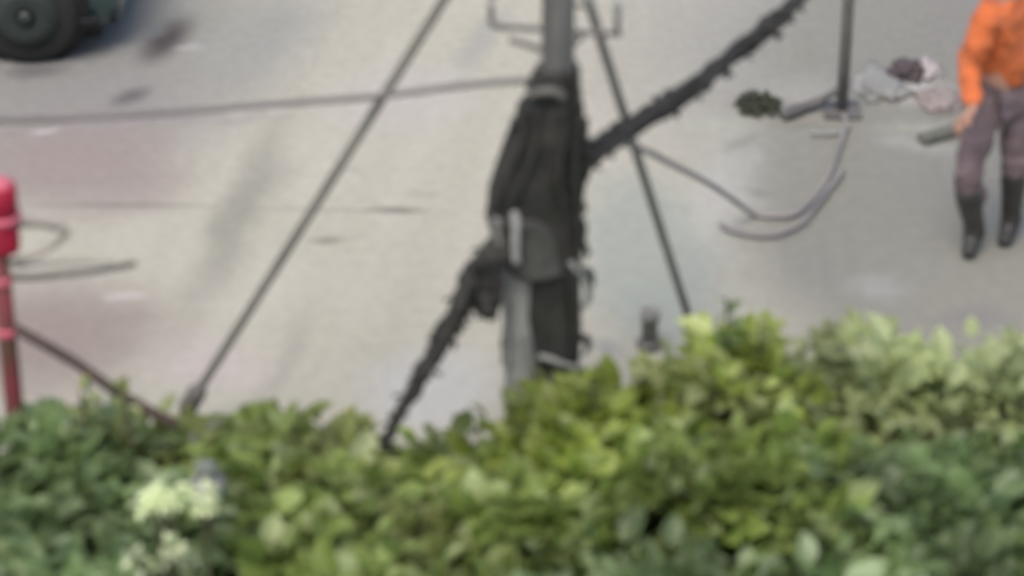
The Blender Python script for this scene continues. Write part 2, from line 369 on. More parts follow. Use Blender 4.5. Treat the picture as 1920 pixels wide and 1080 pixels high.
# aerial bundles --------------------------------------------------
def bundle(path, rads, nstr, name, label, spread=1.0, seed=0, mat='rubber', ties=()):
    c = spline(path, 14); b2 = B(); rnd = random.Random(seed); N = len(c)
    def rad(i):
        f = i/(N-1)*(len(rads)-1); a = int(min(f, len(rads)-2)); return rads[a]+(rads[a+1]-rads[a])*(f-a)
    for s in range(nstr):
        ph = rnd.random()*6.28; tw = rnd.uniform(.03, .09); w = rnd.uniform(.25, .8); pts = []
        for i, p in enumerate(c):
            d = (c[min(i+1, N-1)]-c[max(i-1, 0)]).normalized(); a = d.cross(Vector((0, 0, 1))).normalized(); b_ = a.cross(d)
            off = rad(i)*w*spread*(1+.7*noise.noise(Vector((i*.16, s*3.1, seed))))
            pts.append(p+(a*math.cos(ph+i*tw)+b_*math.sin(ph+i*tw))*off)
        tube(b2, pts, [rad(i)*.36*(1+.6*noise.noise(Vector((i*.3, s, seed+9)))) for i in range(N)], 7)
    for q in range(90):
        i = rnd.randrange(2, N-2); d = Vector((rnd.gauss(0, 1), rnd.gauss(0, 1), rnd.gauss(-.5, 1))).normalized(); e = rad(i)
        a_ = c[i]+d*e*.5; tube(b2, spline([a_, a_+d*e*rnd.uniform(.5, .9), a_+d*e*rnd.uniform(.8, 1.1)+Vector((rnd.gauss(0, .02), 0, -rnd.uniform(.0, .025)))], 3), rnd.uniform(.006, .012), 5)
    root = obj(name, b2, M[mat])
    for f in ties:
        i = int(f*(N-1)); d = (c[min(i+1, N-1)]-c[max(i-1, 0)]).normalized()
        b3 = B(); tube(b3, [c[i]-d*.012, c[i]+d*.012], rad(i)*1.05, 14); obj('tie', b3, M['rubber'], root)
    return root
o = bundle([P(1060, 320, PY-.05), P(1100, 295, PY+.0), P(1180, 240, PY+.25), P(1290, 168, PY+.6), P(1365, 112, PY+.9), P(1440, 52, PY+1.2), P(1505, -8, PY+1.5), P(1640, -160, PY+2.4), P(1800, -360, PY+3.6)],
           [.055, .052, .046, .053, .040, .046, .037, .038, .038], 13, 'cable_bundle', '', 1, 3, ties=(.14, .3, .47, .62))
tag(o, 'thick black cable bundle rising from the pole to the upper right', 'cable', 'black cable bundles on the pole')
o = bundle([P(960, 440, PY-.12), P(925, 480, PY-.16), P(893, 530, PY-.2), P(858, 590, PY-.24), P(822, 652, PY-.28), P(780, 720, PY-.33), P(735, 800, PY-.38), P(705, 860, PY-.42), P(670, 940, PY-.5)],
           [.04, .070, .085, .062, .046, .034, .029, .027, .025], 13, 'cable_bundle', '', 1, 8, ties=(.42, .6, .8))
tag(o, 'black cable bundle slanting from the pole down to the lower left leaves', 'cable', 'black cable bundles on the pole')
# hanging loops of slack under the left bundle
t_ = thing('cable_coil', 'dark loops of slack cable hanging at the left side of the pole', 'cable', P(905, 480, PY-.2))
for q_ in range(7):
    x0 = 935-q_*7; x1 = 880+q_*6; yb = 560+random.uniform(0, 55)
    b2 = B(); tube(b2, spline([P(x0, 490, PY-.2-.01*q_), P(x0+4, 540, PY-.22), P((x0+x1)/2+14, yb, PY-.24-.01*q_), P(x1-6, 560+q_*2, PY-.2), P(x1+14, 515, PY-.17)]), random.uniform(.014, .024), 8)
    obj('loop', b2, M['rubber'], t_)

def sag(a, b, s, n=20):
    return [a+(b-a)*(i/n)-Vector((0, 0, 4*s*(i/n)*(1-i/n))) for i in range(n+1)]
# guys
def guy(ax, ay, tx, ty, label, rr):
    a = at(ax, ay, z=.16); b = at(tx, ty, PY); root = thing('guy_wire', label, 'guy wire', (a.x, a.y, 0), 'guy wires anchored beside the pole')
    b2 = B(); tube(b2, sag(a, b, .01), rr, 10); obj('strand', b2, M['wire'], root)
    d = (b-a).normalized()
    b2 = B(); tube(b2, [a-d*.02, a+d*.02, a+d*.14, a+d*.17], [rr*1.1, rr*2, rr*2, rr*1.1], 12); obj('turnbuckle', b2, M['steel'], root)
    b2 = B(); tube(b2, [(a.x, a.y, -.02), (a.x, a.y, .05), a], [.035, .033, .02], 12); obj('anchor_rod', b2, M['conduit'], root)
    b2 = B(); lathe(b2, (a.x, a.y, 0), [(.10, .0), (.10, .03), (.085, .04), (.04, .042)]); obj('anchor_plate', b2, M['conduit'], root)
guy(348, 770, 1045, -345, 'long guy wire left of the pole running down to the left leaves', .023)
guy(1306, 640, 1047, -180, 'shorter guy wire right of the pole, crossing the thick black bundle', .021)

# thin horizontal cable to the left
b2 = B(); tube(b2, spline([P(1030, 148, PY), P(985, 151, PY), P(900, 157, PY+.02), P(830, 165, PY+.05), P(700, 181, PY+.1), P(560, 192, PY+.15), P(400, 205, PY+.2), P(200, 218, PY+.28), P(0, 226, PY+.35), P(-300, 222, PY+.5), P(-900, 130, PY+.8)]), .0155, 8)
tag(obj('service_cable', b2, material('service_grey', (.135, .125, .118), .8, (.17, .158, .15), 3)), 'thin grey cable strung level from the pole to the left edge', 'cable')
# slack cables curled on the ground at right
def gp(px, py, z=.03): return at(px, py, z=z)
b2 = B(); tube(b2, spline([P(1095, 262, PY+.02), P(1190, 275, PY+.5), P(1260, 308, PY+1.2), gp(1330, 345, .5), gp(1375, 375, .2), gp(1415, 402, .03), gp(1450, 404), gp(1490, 400), gp(1525, 372), gp(1548, 340), gp(1565, 300), gp(1578, 262), gp(1586, 232)]), .015, 8)
tag(obj('slack_cable', b2, M['wire2']), 'grey cable drooping from the pole and curling up again on the road', 'cable')
b2 = B(); tube(b2, spline([gp(1350, 420), gp(1375, 432), gp(1420, 441), gp(1460, 438), gp(1500, 420), gp(1525, 392), gp(1556, 352), gp(1580, 318)]), .014, 8)
tag(obj('loose_cable', b2, M['wire2']), 'short grey cable lying in a curve on the road below the drooping one', 'cable')

# ------------------------------------------------------------------ thin post at right with its foot brace
b0 = at(1578, 210); t_ = thing('metal_post', 'thin dark grey upright post with a slanted foot, right of the pole', 'post', b0)
bm = B(); tube(bm, [(b0.x, b0.y, z) for z in (0, .5, 1, 2, 2.6)], .034, 14); obj('tube', bm, M['steel'], t_)
bm = B(); box(bm, (b0.x, b0.y, .012), (.22, .22, .02), bev=.004); obj('base_plate', bm, M['steel'], t_, False)
bm = B(); tube(bm, spline([b0+Vector((0, 0, .16)), at(1535, 190, z=.06), at(1500, 204, z=.04), at(1468, 216, z=.035)]), [.022]*12+[.03]*13+[.038]*12, 10); obj('foot', bm, M['steel'], t_)
bm = B(); tube(bm, spline([at(1582, 215, z=.03), at(1588, 240, z=.03), at(1560, 250, z=.02), at(1520, 250, z=.02)]), .014, 8); obj('strap', bm, M['conduit'], t_)
bm = B(); lathe(bm, (b0.x, b0.y, 2.6), [(.036, 0), (.036, .02), (.01, .035)]); obj('cap', bm, M['steel'], t_)

# pipe stub on the pale slab
c = at(1217, 650); t_ = thing('pipe_stub', 'short grey pipe stub on the pale slab right of the pole', 'pipe', c)
bm = B(); lathe(bm, c, [(.042, 0), (.042, .17), (.052, .17), (.052, .21), (.040, .21), (.040, .12)], 18); obj('pipe', bm, M['conduit'], t_)
bm = B(); lathe(bm, c, [(.065, .003), (.065, .03), (.045, .045)], 18); obj('flange', bm, M['steel'], t_)

# debris along the right side: stones, plank, bag
def rock(c, s, mat, name, label, cat, seed):
    b2 = B(); bmesh.ops.create_icosphere(b2, subdivisions=4, radius=1)
    for v in b2.verts:
        f = 1+.55*noise.noise(v.co*1.5+Vector((seed, 0, 0)))+.28*noise.noise(v.co*3.5+Vector((seed, 5, 0)))+.15*noise.noise(v.co*9+Vector((seed, 5, 0)))
        v.co = Vector(c)+Vector((v.co.x*s[0]*f, v.co.y*s[1]*f, max(v.co.z, -.5)*s[2]*f+.45*s[2]))
    return tag(obj(name, b2, mat), label, cat)
rock(at(1650, 165), (.13, .22, .035), material('pale_stone', (.31, .305, .28), .95, (.24, .235, .215), 6, .5), 'stone', 'low pale stone lying just right of the thin dark post', 'stone', 2)
rock(at(1700, 138), (.10, .12, .05), material('dark_rag', (.07, .055, .055), .9, (.10, .08, .08), 6, .5), 'rag', 'dark crumpled rag on the ground beside the white bag', 'rag', 5)
rock(at(1742, 136), (.065, .12, .05), material('bag_white', (.42, .38, .365), .8, (.38, .33, .32), 6, .5), 'plastic_bag', 'small white plastic bag lying left of the worker', 'bag', 9)
rock(at(1760, 190), (.13, .16, .03), material('pink_cloth', (.30, .255, .23), .95, (.27, .23, .205), 6, .5), 'cloth', 'flat pinkish beige cloth lying left of the worker\'s hip', 'cloth', 12)
a, b = at(1728, 262, z=.03), at(1860, 222, z=.03); d = (b-a); bm = B()
box(bm, (a+b)/2, (d.length, .09, .045), Matrix.Rotation(math.atan2(d.y, d.x), 4, 'Z'), .006)
tag(obj('plank', bm, material('dark_wood', (.11, .11, .09), .9, (.16, .16, .13), 9, .5), smooth=False), 'narrow dark wooden plank on the ground behind the worker', 'plank')

# ------------------------------------------------------------------ leaves
def leaf(bm, p, d, up, L, Wd):
    d = d.normalized(); s = d.cross(up)
    if s.length < .05: s = d.cross(Vector((1, 0, 0)))
    s.normalize(); u = s.cross(d); mid = []; 
    P0 = bm.verts.new(p); c1 = bm.verts.new(p+d*L*.45-u*L*.04); c2 = bm.verts.new(p+d*L*.8-u*L*.10); T = bm.verts.new(p+d*L-u*L*.2)
    l1 = bm.verts.new(p+d*L*.3+s*Wd*.48+u*L*.07); l2 = bm.verts.new(p+d*L*.7+s*Wd*.4+u*L*.02)
    r1 = bm.verts.new(p+d*L*.3-s*Wd*.48+u*L*.07); r2 = bm.verts.new(p+d*L*.7-s*Wd*.4+u*L*.02)
    for f in ((P0, c1, l1), (c1, c2, l2, l1), (c2, T, l2), (P0, r1, c1), (c1, r1, r2, c2), (c2, r2, T)): bm.faces.new(f)
LM = {
 'mid': leaf_material('leaves_mid', [(0.15, 0.2, 0.045), (0.18, 0.245, 0.055), (0.21, 0.28, 0.07), (0.25, 0.32, 0.1), (0.4, 0.46, 0.22)]),
 'yellow': leaf_material('leaves_yellow', [(0.19, 0.24, 0.045), (0.25, 0.32, 0.055), (0.3, 0.37, 0.075), (0.36, 0.43, 0.12), (0.48, 0.53, 0.24)]),
 'blue': leaf_material('leaves_blue', [(0.13, 0.19, 0.065), (0.155, 0.225, 0.085), (0.18, 0.255, 0.105), (0.21, 0.285, 0.13), (0.34, 0.42, 0.25)]),
 'olive': leaf_material('leaves_olive', [(0.18, 0.205, 0.06), (0.22, 0.255, 0.08), (0.25, 0.29, 0.1), (0.29, 0.33, 0.14), (0.42, 0.46, 0.26)]),
 'pale': leaf_material('leaves_pale', [(0.32, 0.37, 0.17), (0.35, 0.4, 0.19), (0.37, 0.42, 0.21), (0.4, 0.45, 0.24), (0.44, 0.49, 0.28)]),  # hazy, low-contrast paleness put into the leaf colour
 'cream': leaf_material('leaves_cream', [(.45, .52, .26), (.62, .68, .42), (.7, .75, .5), (.3, .4, .2)], .2),
}
def shrub(px, py, Y, rx, ry, kind, n, L, label, group='shrubs in the roadside bed', cover=1.0, name='shrub', stems=5, seed=None):
    top = at(px, py, Y); rnd = random.Random(int(px*7+py+Y*100)); h = top.z
    root = thing(name, label, 'shrub', (top.x, Y, 0.04), group)
    b2 = B(); cz = h*.5
    clumps = []
    for i in range(16):
        t = rnd.uniform(0, 6.28); q = math.sqrt(rnd.random()); zz = rnd.uniform(.25, 1)
        e = math.sqrt(max(0, 1-((zz-.45)/.62)**2)); cr = rnd.uniform(.15, .26)
        clumps.append((Vector((top.x+rx*q*e*math.cos(t)*.85, Y+ry*q*e*math.sin(t)*.85, min(h*zz, h-cr-.05))), cr))
    clumps.append((Vector((top.x, Y, h-.19)), .14))
    for i in range(n):
        c, cr = rnd.choice(clumps)
        dv = Vector((rnd.gauss(0, 1), rnd.gauss(0, 1), rnd.gauss(0, 1))).normalized(); rr = cr*rnd.random()**.33
        p = c+dv*rr*Vector((1, 1, .7)).length/1.45
        if p.z < .06: p.z = .06+rnd.random()*.15
        d = (dv+Vector((0, -.25, .15))+Vector((rnd.gauss(0, .4), rnd.gauss(0, .4), rnd.gauss(0, .3))))
        l = L*rnd.choice((rnd.uniform(.45, .8), rnd.uniform(.8, 1.25)))
        if p.z > h-l*.5: d.z = min(d.z, .25); p.z = min(p.z, h-.03)
        leaf(b2, p, d, Vector((rnd.gauss(0, .4), rnd.gauss(0, .4), 1)), l, l*rnd.uniform(.5, .75))
    obj('foliage', b2, LM[kind], root, False)
    b2 = B()
    for c, cr in clumps[::2]:
        b0_ = Vector((top.x+rnd.uniform(-.05, .05), Y+rnd.uniform(-.05, .05), .03))
        tube(b2, spline([b0_, b0_.lerp(c, .5)+Vector((rnd.uniform(-.05, .05), 0, .05)), c], 5), [.012]*4+[.009]*4+[.006]*3, 6)
    obj('stems', b2, M['bark'], root)
    return root
SH = [
 (60, 775, 11.35, .55, .45, 'blue', 'broad-leaved blue green shrub at the foot of the red-headed post'),
 (235, 815, 11.40, .45, .4, 'olive', 'olive shrub below the end of the brown slanting rod'),
 (480, 800, 11.40, .42, .4, 'mid', 'rounded green shrub just right of the left guy wire anchor'),
 (600, 815, 11.30, .25, .4, 'olive', 'small olive shrub left of where the lower black bundle ends'),
 (760, 862, 11.30, .36, .4, 'mid', 'low green shrub at the end of the lower black bundle'),
 (900, 842, 11.20, .40, .35, 'mid', 'low green shrub left of the conduit foot'),
 (1040, 745, 11.25, .34, .3, 'yellow', 'bright yellow green shrub at the foot of the utility pole'),
 (1180, 730, 11.45, .45, .35, 'yellow', 'dense green shrub below the pale slab'),
 (1320, 672, 11.60, .32, .35, 'olive', 'olive shrub at the foot of the right guy wire'),
 (1395, 612, 11.80, .26, .3, 'yellow', 'taller yellow green shrub right of the right guy wire'),
 (1540, 645, 11.75, .46, .4, 'pale', 'wide olive shrub below the loose cable on the road'),
 (1690, 645, 11.75, .48, .4, 'pale', 'pale olive shrub in front of the worker, left half'),
 (1850, 650, 11.75, .45, .4, 'pale', 'green shrub below the worker at the right edge'),
 (90, 935, 10.75, .6, .5, 'blue', 'dark blue green shrub in the bottom left corner'),
 (330, 960, 10.65, .4, .4, 'blue', 'dark leafy shrub behind the cream flowers at the bottom'),
 (560, 930, 10.75, .5, .45, 'mid', 'green shrub at the bottom between the cream flowers and the bundle'),
 (790, 960, 10.65, .5, .45, 'olive', 'olive shrub at the bottom edge below the black bundle'),
 (1020, 900, 10.75, .5, .45, 'mid', 'dark green shrub at the bottom below the pole'),
 (1250, 860, 10.85, .5, .5, 'mid', 'green shrub at the bottom right of the pole'),
 (1480, 850, 10.90, .5, .5, 'mid', 'olive shrub at the bottom below the pale ones'),
 (1700, 860, 10.90, .5, .5, 'blue', 'dark green shrub at the bottom near the right corner'),
 (1880, 880, 10.90, .45, .5, 'blue', 'dark green shrub in the bottom right corner'),
 (200, 1060, 10.1, .6, .5, 'blue', 'near shrub cut by the bottom edge under the cream flowers'),
 (700, 1060, 10.1, .7, .5, 'mid', 'near shrub cut by the bottom edge left of centre'),
 (1200, 1060, 10.1, .7, .5, 'blue', 'near shrub cut by the bottom edge right of centre'),
 (1700, 1060, 10.1, .7, .5, 'blue', 'near shrub cut by the bottom edge at the far right'),
]
for (px, py, Y, rx, ry, kind, label) in SH:
    shrub(px, py+(22 if Y > 11 else 10), Y, rx, ry, kind, 700, .16, label)
rnd = random.Random(77); bm = B()
for i in range(9000):
    x = rnd.uniform(-3.6, 3.8); y = rnd.uniform(9.3, 11.8+(.2 if x > 1 else 0)+.1*noise.noise(Vector((x*3, 0, 0))))
    leaf(bm, Vector((x, y, rnd.uniform(.05, .22))), Vector((rnd.gauss(0, 1), rnd.gauss(-.3, 1), rnd.uniform(0, .8))), Vector((0, 0, 1)), rnd.uniform(.06, .13), rnd.uniform(.04, .08))
tag(obj('ground_cover', bm, LM['mid'], smooth=False), 'low green ground cover filling the bed between the shrubs', 'ground cover', kind='stuff')
def sprig(px, py, Y, kind, label):
    c = at(px, py, Y); rnd = random.Random(px*3+1); root = thing('leafy_sprig', label, 'sprig', (c.x, Y, .04), 'tall sprigs standing out of the shrubs')
    p = spline([Vector((c.x+.06, Y+.02, .04)), Vector((c.x+.03, Y, c.z*.5)), Vector((c.x, Y, c.z-.02))], 8); b2 = B(); tube(b2, p, .006, 6); obj('stem', b2, M['bark'], root)
    b2 = B()
    for q in p[7:]:
        for i in range(2): leaf(b2, q, Vector((rnd.gauss(0, 1), rnd.gauss(0, 1), .5)), Vector((0, 0, 1)), rnd.uniform(.07, .12), rnd.uniform(.04, .06))
    obj('foliage', b2, LM[kind], root, False)
sprig(1362, 560, 11.75, 'blue', 'dark sprig standing above the leaves just right of the right guy wire')
sprig(1425, 592, 11.7, 'yellow', 'bright sprig above the yellow green shrub right of the right guy wire')
sprig(955, 752, 11.3, 'mid', 'green sprig in front of the foot of the grey conduit')
sprig(1110, 690, 11.4, 'yellow', 'yellow sprig just right of the foot of the pole')
sprig(150, 725, 11.35, 'olive', 'olive sprig under the brown slanting rod at left')
sprig(228, 722, 11.30, 'olive', 'olive sprig crossing the brown slanting rod near its end')
# cream flowers
def flower_spray(px, py, Y, pts, label):
    c = at(px, py, Y); root = thing('flowering_stem', label, 'flower', (c.x, Y, .04), 'cream flowers among the leaves'); rnd = random.Random(px)
    b2 = B()
    for (x, y) in pts:
        e = at(x, y, Y-.05)
        tube(b2, spline([Vector((c.x, Y, .04)), Vector((c.x, Y, e.z*.6)), e], 5), .007, 6)
    obj('stem', b2, M['bark'], root)
    for (x, y) in pts:
        e = at(x, y, Y-.05); b2 = B()
        for i in range(12):
            dv = Vector((rnd.gauss(0, 1), rnd.gauss(-.5, 1), rnd.gauss(.3, .7))).normalized()
            leaf(b2, e+dv*.012, dv, Vector((0, 0, 1)), .055, .035)
        obj('blossom', b2, LM['cream'], root, False)
flower_spray(310, 990, 10.28, [(285, 925), (305, 918), (328, 922), (345, 932), (270, 948), (315, 940), (292, 942)], 'upper cream blossom cluster among the left leaves')
flower_spray(388, 1000, 10.30, [(385, 925), (393, 948), (380, 945)], 'small pale blossoms right of the upper cream cluster')
flower_spray(300, 1075, 10.2, [(250, 1040), (256, 1062), (300, 1055), (335, 1040), (350, 1062), (316, 1025)], 'lower cream blossom cluster at the bottom edge')
# dark leaf heap left of the thin post
c = at(1418, 200); bm = B(); rnd = random.Random(4)
for i in range(150):
    t = rnd.uniform(0, 6.28); q = rnd.random()
    dv = Vector((rnd.gauss(0, 1), rnd.gauss(0, 1), .2))
    leaf(bm, c+Vector((.115*q*math.cos(t), .14*q*math.sin(t), .01+.05*(1-q)*rnd.random())), dv, Vector((0, 0, 1)), .07, .04)
tag(obj('fallen_leaves', bm, material('dead_leaf', (.055, .06, .035), .85, (.035, .04, .022)), smooth=False), 'small dark heap of fallen leaves left of the thin post', 'leaves')
# grey stake among the leaves
c = at(395, 1010, 10.8); t_ = thing('concrete_stake', 'weathered grey stake standing in the leaves under the left guy wire', 'stake', (c.x, 10.8, .04))
zt = at(400, 868, 10.8).z
bm = B(); box(bm, (c.x, 10.8, zt/2), (.085, .07, zt), bev=.012); obj('body', bm, material('stake_grey', (.2, .22, .2), .9, (.13, .15, .13), 9, .5), t_, False)
bm = B(); tube(bm, [(c.x, 10.8, zt-.12), (c.x, 10.8, zt-.09)], .075, 16); obj('band', bm, M['conduit'], t_)

# ------------------------------------------------------------------ red-headed post at the left edge
RY = 11.5; kr = px_m(RY)
c = at(13, 430, RY); t_ = thing('marker_post', 'maroon post with a bright red head at the left edge of the picture', 'post', (c.x, RY, 0.04))
def Q(px, py, Y=RY): return at(px, py, Y)
bm = B(); z0 = Q(8, 440).z; c.x -= .045; tube(bm, [(c.x, RY, .04), (c.x, RY, .4), (c.x, RY, .8), (c.x, RY, z0)], [.045, .043, .043, .043], 16); obj('pole', bm, M['maroon'], t_)
zz = [Q(8, y).z for y in (470, 455, 415, 400, 350, 345)]
bm = B(); lathe(bm, (c.x+.03, RY, 0), [(.060, zz[0]), (.066, zz[0]+.01), (.068, zz[1]), (.068, zz[2]), (.064, zz[3]), (.072, zz[3]+.008), (.074, zz[4]), (.070, zz[4]+.006), (.066, zz[5])], 20); hd = obj('head', bm, M['red'], t_)
zp = [Q(8, y).z for y in (412, 402)]
bm = B(); lathe(bm, (c.x+.03, RY, 0), [(.07, zp[0]), (.084, zp[0]+.004), (.084, zp[1]), (.07, zp[1]+.004)], 20); obj('ring', bm, M['pink'], hd)
zp = [Q(8, y).z for y in (345, 330, 315)]
bm = B(); lathe(bm, (c.x+.03, RY, 0), [(.064, zp[0]-.01), (.054, zp[0]+.012), (.030, zp[0]+.022), (.004, zp[0]+.026)], 20); obj('tip', bm, M['pink'], hd)
for y0 in (524, 620):
    bm = B(); lathe(bm, (c.x, RY, Q(8, y0).z), [(.043, -.02), (.049, -.016), (.049, .016), (.043, .02)], 18); obj('collar', bm, M['pink'], t_)
bm = B(); tube(bm, spline([Q(5, 404), Q(25, 412), Q(70, 414), Q(105, 420), Q(124, 434), Q(110, 452), Q(80, 472), Q(45, 486), Q(5, 497)]), .016, 8); obj('hoop', bm, M['beige'], t_)
bm = B(); tube(bm, spline([Q(35, 424, RY-.02), Q(75, 422, RY-.02), Q(110, 431, RY-.02)]), .010, 8); obj('rod', bm, M['greyrod'], t_)
bm = B(); tube(bm, spline([Q(5, 521), Q(60, 520), Q(130, 513), Q(190, 506), Q(254, 494)]), .0155, 8); obj('rod', bm, M['greyrod'], t_)
bm = B(); tube(bm, spline([Q(30, 500, RY+.05), Q(110, 492, RY+.05), Q(210, 491, RY+.05)]), .009, 8); obj('rod', bm, M['beige'], t_)
bm = B(); tube(bm, spline([Q(5, 606), Q(40, 622), Q(100, 656), Q(150, 686), Q(200, 722), Q(255, 756), Q(330, 796)]), .025, 10); obj('rod', bm, M['brown'], t_)

# ------------------------------------------------------------------ dark green car, top left
def car():
    nose = at(236, 60); Yc = at(60, 104).y          # near-side wheel line
    wx = at(62, 100).x                              # front wheel centre x
    x1 = nose.x+.02; root = thing('parked_car', 'dark green car with its front wheel and bumper showing, top left corner', 'car', (wx, Yc+.85, 0))
    paint = material('green_paint', (.012, .042, .038), .25, (.010, .034, .032), 3, coat=1.0); trim = material('black_trim', (.012, .012, .011), .6)
    glass = material('dark_glass', (.01, .012, .013), .06); tyre = material('tyre', (.018, .018, .017), .85, bump=.3); rim = material('rim', (.035, .045, .04), .5, metal=.3)
    lamp = material('lamp', (.5, .52, .52), .1)
    WR = .31; WB = 2.6; y0, y1 = Yc-.04, Yc+1.70; ym = (y0+y1)/2
    # body: stations along x, ring of half section
    prof = [ # x back from nose, bottom z, belt z, half width
        (0.0, .24, .58, .74), (.03, .19, .66, .80), (.12, .15, .72, .85), (.35, .13, .80, .86), (.8, .13, .90, .875), (1.4, .19, .97, .88), (2.4, .19, .99, .88), (3.3, .19, 1.0, .88), (3.9, .22, 1.0, .85), (4.2, .26, .95, .78), (4.3, .34, .85, .68)]
    xf = x1; b2 = B(); rings = []
    for (dx, zb, zt, hw) in prof:
        ring = []
        pts = [(-.9, zb), (-.985, zb+.06), (-1, zb+.2), (-.99, zt-.25), (-.96, zt-.1), (-.88, zt-.02), (-.5, zt+.015), (0, zt+.03), (.5, zt+.015), (.88, zt-.02), (.96, zt-.1), (.99, zt-.25), (1, zb+.2), (.985, zb+.06), (.9, zb), (0, zb)]
        for (fy, z) in pts: ring.append(b2.verts.new((xf-dx, ym+fy*hw*(y1-y0)/2/.88, z)))
        rings.append(ring)
    n = len(rings[0])
    for i in range(len(rings)-1):
        for q_ in range(n): b2.faces.new((rings[i][q_], rings[i][(q_+1) % n], rings[i+1][(q_+1) % n], rings[i+1][q_]))
    b2.faces.new(rings[0]); b2.faces.new(list(reversed(rings[-1]))); bmesh.ops.recalc_face_normals(b2, faces=b2.faces)
    body = obj('body', b2, paint, root)
    # cabin
    b2 = B(); sec = [(1.05, .96, .80), (1.75, 1.42, .62), (2.2, 1.47, .60), (3.0, 1.44, .60), (3.9, 1.0, .78)]; rings = []
    for dx, zt, hw in sec:
        rings.append([b2.verts.new((xf-dx, ym+f*h_, z)) for f, h_, z in ((-1, .82, .93), (-1, hw, zt-.04), (-.8, hw, zt), (.8, hw, zt), (1, hw, zt-.04), (1, .82, .93))])
    for i in range(len(rings)-1):
        for q_ in range(6): b2.faces.new((rings[i][q_], rings[i][(q_+1) % 6], rings[i+1][(q_+1) % 6], rings[i+1][q_]))
    b2.faces.new(rings[0]); b2.faces.new(list(reversed(rings[-1]))); bmesh.ops.recalc_face_normals(b2, faces=b2.faces)
    obj('cabin', b2, glass, root)
    b2 = B(); box(b2, (xf-2.4, ym, 1.475), (1.3, 1.15, .03), bev=.012); obj('roof', b2, paint, root)
    # wheel arches and wheels
    for wxx in (wx, wx-WB):
        for s, yy in ((-1, y0), (1, y1)):
            b2 = B(); cy = yy+s*.0
            lathe(b2, (wxx, cy-s*.08, WR+.02), [(WR+.065, -.095), (WR+.065, .095)], 36, 'y'); obj('wheel_arch', b2, trim, root)
            b2 = B(); lathe(b2, (wxx, cy-s*.02, WR), [(WR*.62, -.10), (WR*.94, -.105), (WR, -.08), (WR, .08), (WR*.94, .105), (WR*.62, .10)], 40, 'y'); w = obj('wheel', b2, tyre, root)
            b2 = B(); yr = cy+s*.075
            lathe(b2, (wxx, yr, WR), [(WR*.66, -.02), (WR*.66, .02), (WR*.60, .025), (WR*.56, .0)], 36, 'y')
            lathe(b2, (wxx, yr, WR), [(WR*.60, s*.0), (WR*.58, s*.02), (WR*.40, s*.035), (WR*.2, s*.02), (.01, s*.02)], 30, 'y')
            lathe(b2, (wxx, yr+s*.02, WR), [(.05, -.02), (.05, .02), (.02, .025)], 16, 'y')
            obj('rim', b2, rim, w)
    b2 = B(); box(b2, (xf-.34, ym-.02, .24), (.62, 1.74, .27), bev=.10); obj('bumper', b2, trim, root)
    for s, yy in ((-1, y0+.28), (1, y1-.28)):
        b2 = B(); box(b2, (xf-.10, yy, .60), (.2, .36, .12), Matrix.Rotation(-s*.45, 4, 'Z'), .03); obj('headlight', b2, lamp, root)
    for (dx, wd) in ((1.5, .95), (2.6, .95)):
        b2 = B(); box(b2, (xf-dx-wd/2, y0-.01, .60), (wd, .02, .62), bev=.008); dd = obj('door', b2, paint, root)
        b2 = B(); box(b2, (xf-dx-wd+.14, y0-.035, .80), (.17, .03, .03), bev=.01); obj('handle', b2, trim, dd)
    b2 = B(); box(b2, (xf-1.45, y0-.09, .98), (.12, .16, .11), bev=.03); obj('mirror', b2, paint, root)
    b2 = B(); box(b2, (xf-2.5, y0-.008, .24), (1.7, .05, .09), bev=.015); obj('side_sill', b2, trim, root)
    return root
car()

# ------------------------------------------------------------------ worker in orange at the right edge
def skin_mesh(name, joints, edges, mat, parent, root_i=0, sub=2, folds=0):
    me = bpy.data.meshes.new(name); me.from_pydata([j[0] for j in joints], edges, []); me.update()
    o = link(bpy.data.objects.new(name, me)); o.modifiers.new('s', 'SKIN'); 
    for i, v in enumerate(me.skin_vertices[0].data):
        r_ = joints[i][1]; v.radius = r_ if isinstance(r_, tuple) else (r_, r_); v.use_root = (i == root_i)
    md = o.modifiers.new('u', 'SUBSURF'); md.levels = md.render_levels = sub
    dg = bpy.context.evaluated_depsgraph_get(); dg.update(); m2 = bpy.data.meshes.new_from_object(o.evaluated_get(dg))
    if folds:
        for v in m2.vertices:
            q = v.co*9; w = noise.noise(Vector((q.x, q.y, q.z*1.7)))+.6*noise.noise(v.co*23)
            v.co += v.normal*folds*w
    o.modifiers.clear(); o.data = m2; m2.name = name; m2.materials.clear(); m2.materials.append(mat)
    for p in m2.polygons: p.use_smooth = True
    o.parent = parent; o.matrix_parent_inverse = Matrix.Translation(-parent.location) if parent.rotation_euler.z == 0 else parent.matrix_basis.inverted()
    return o
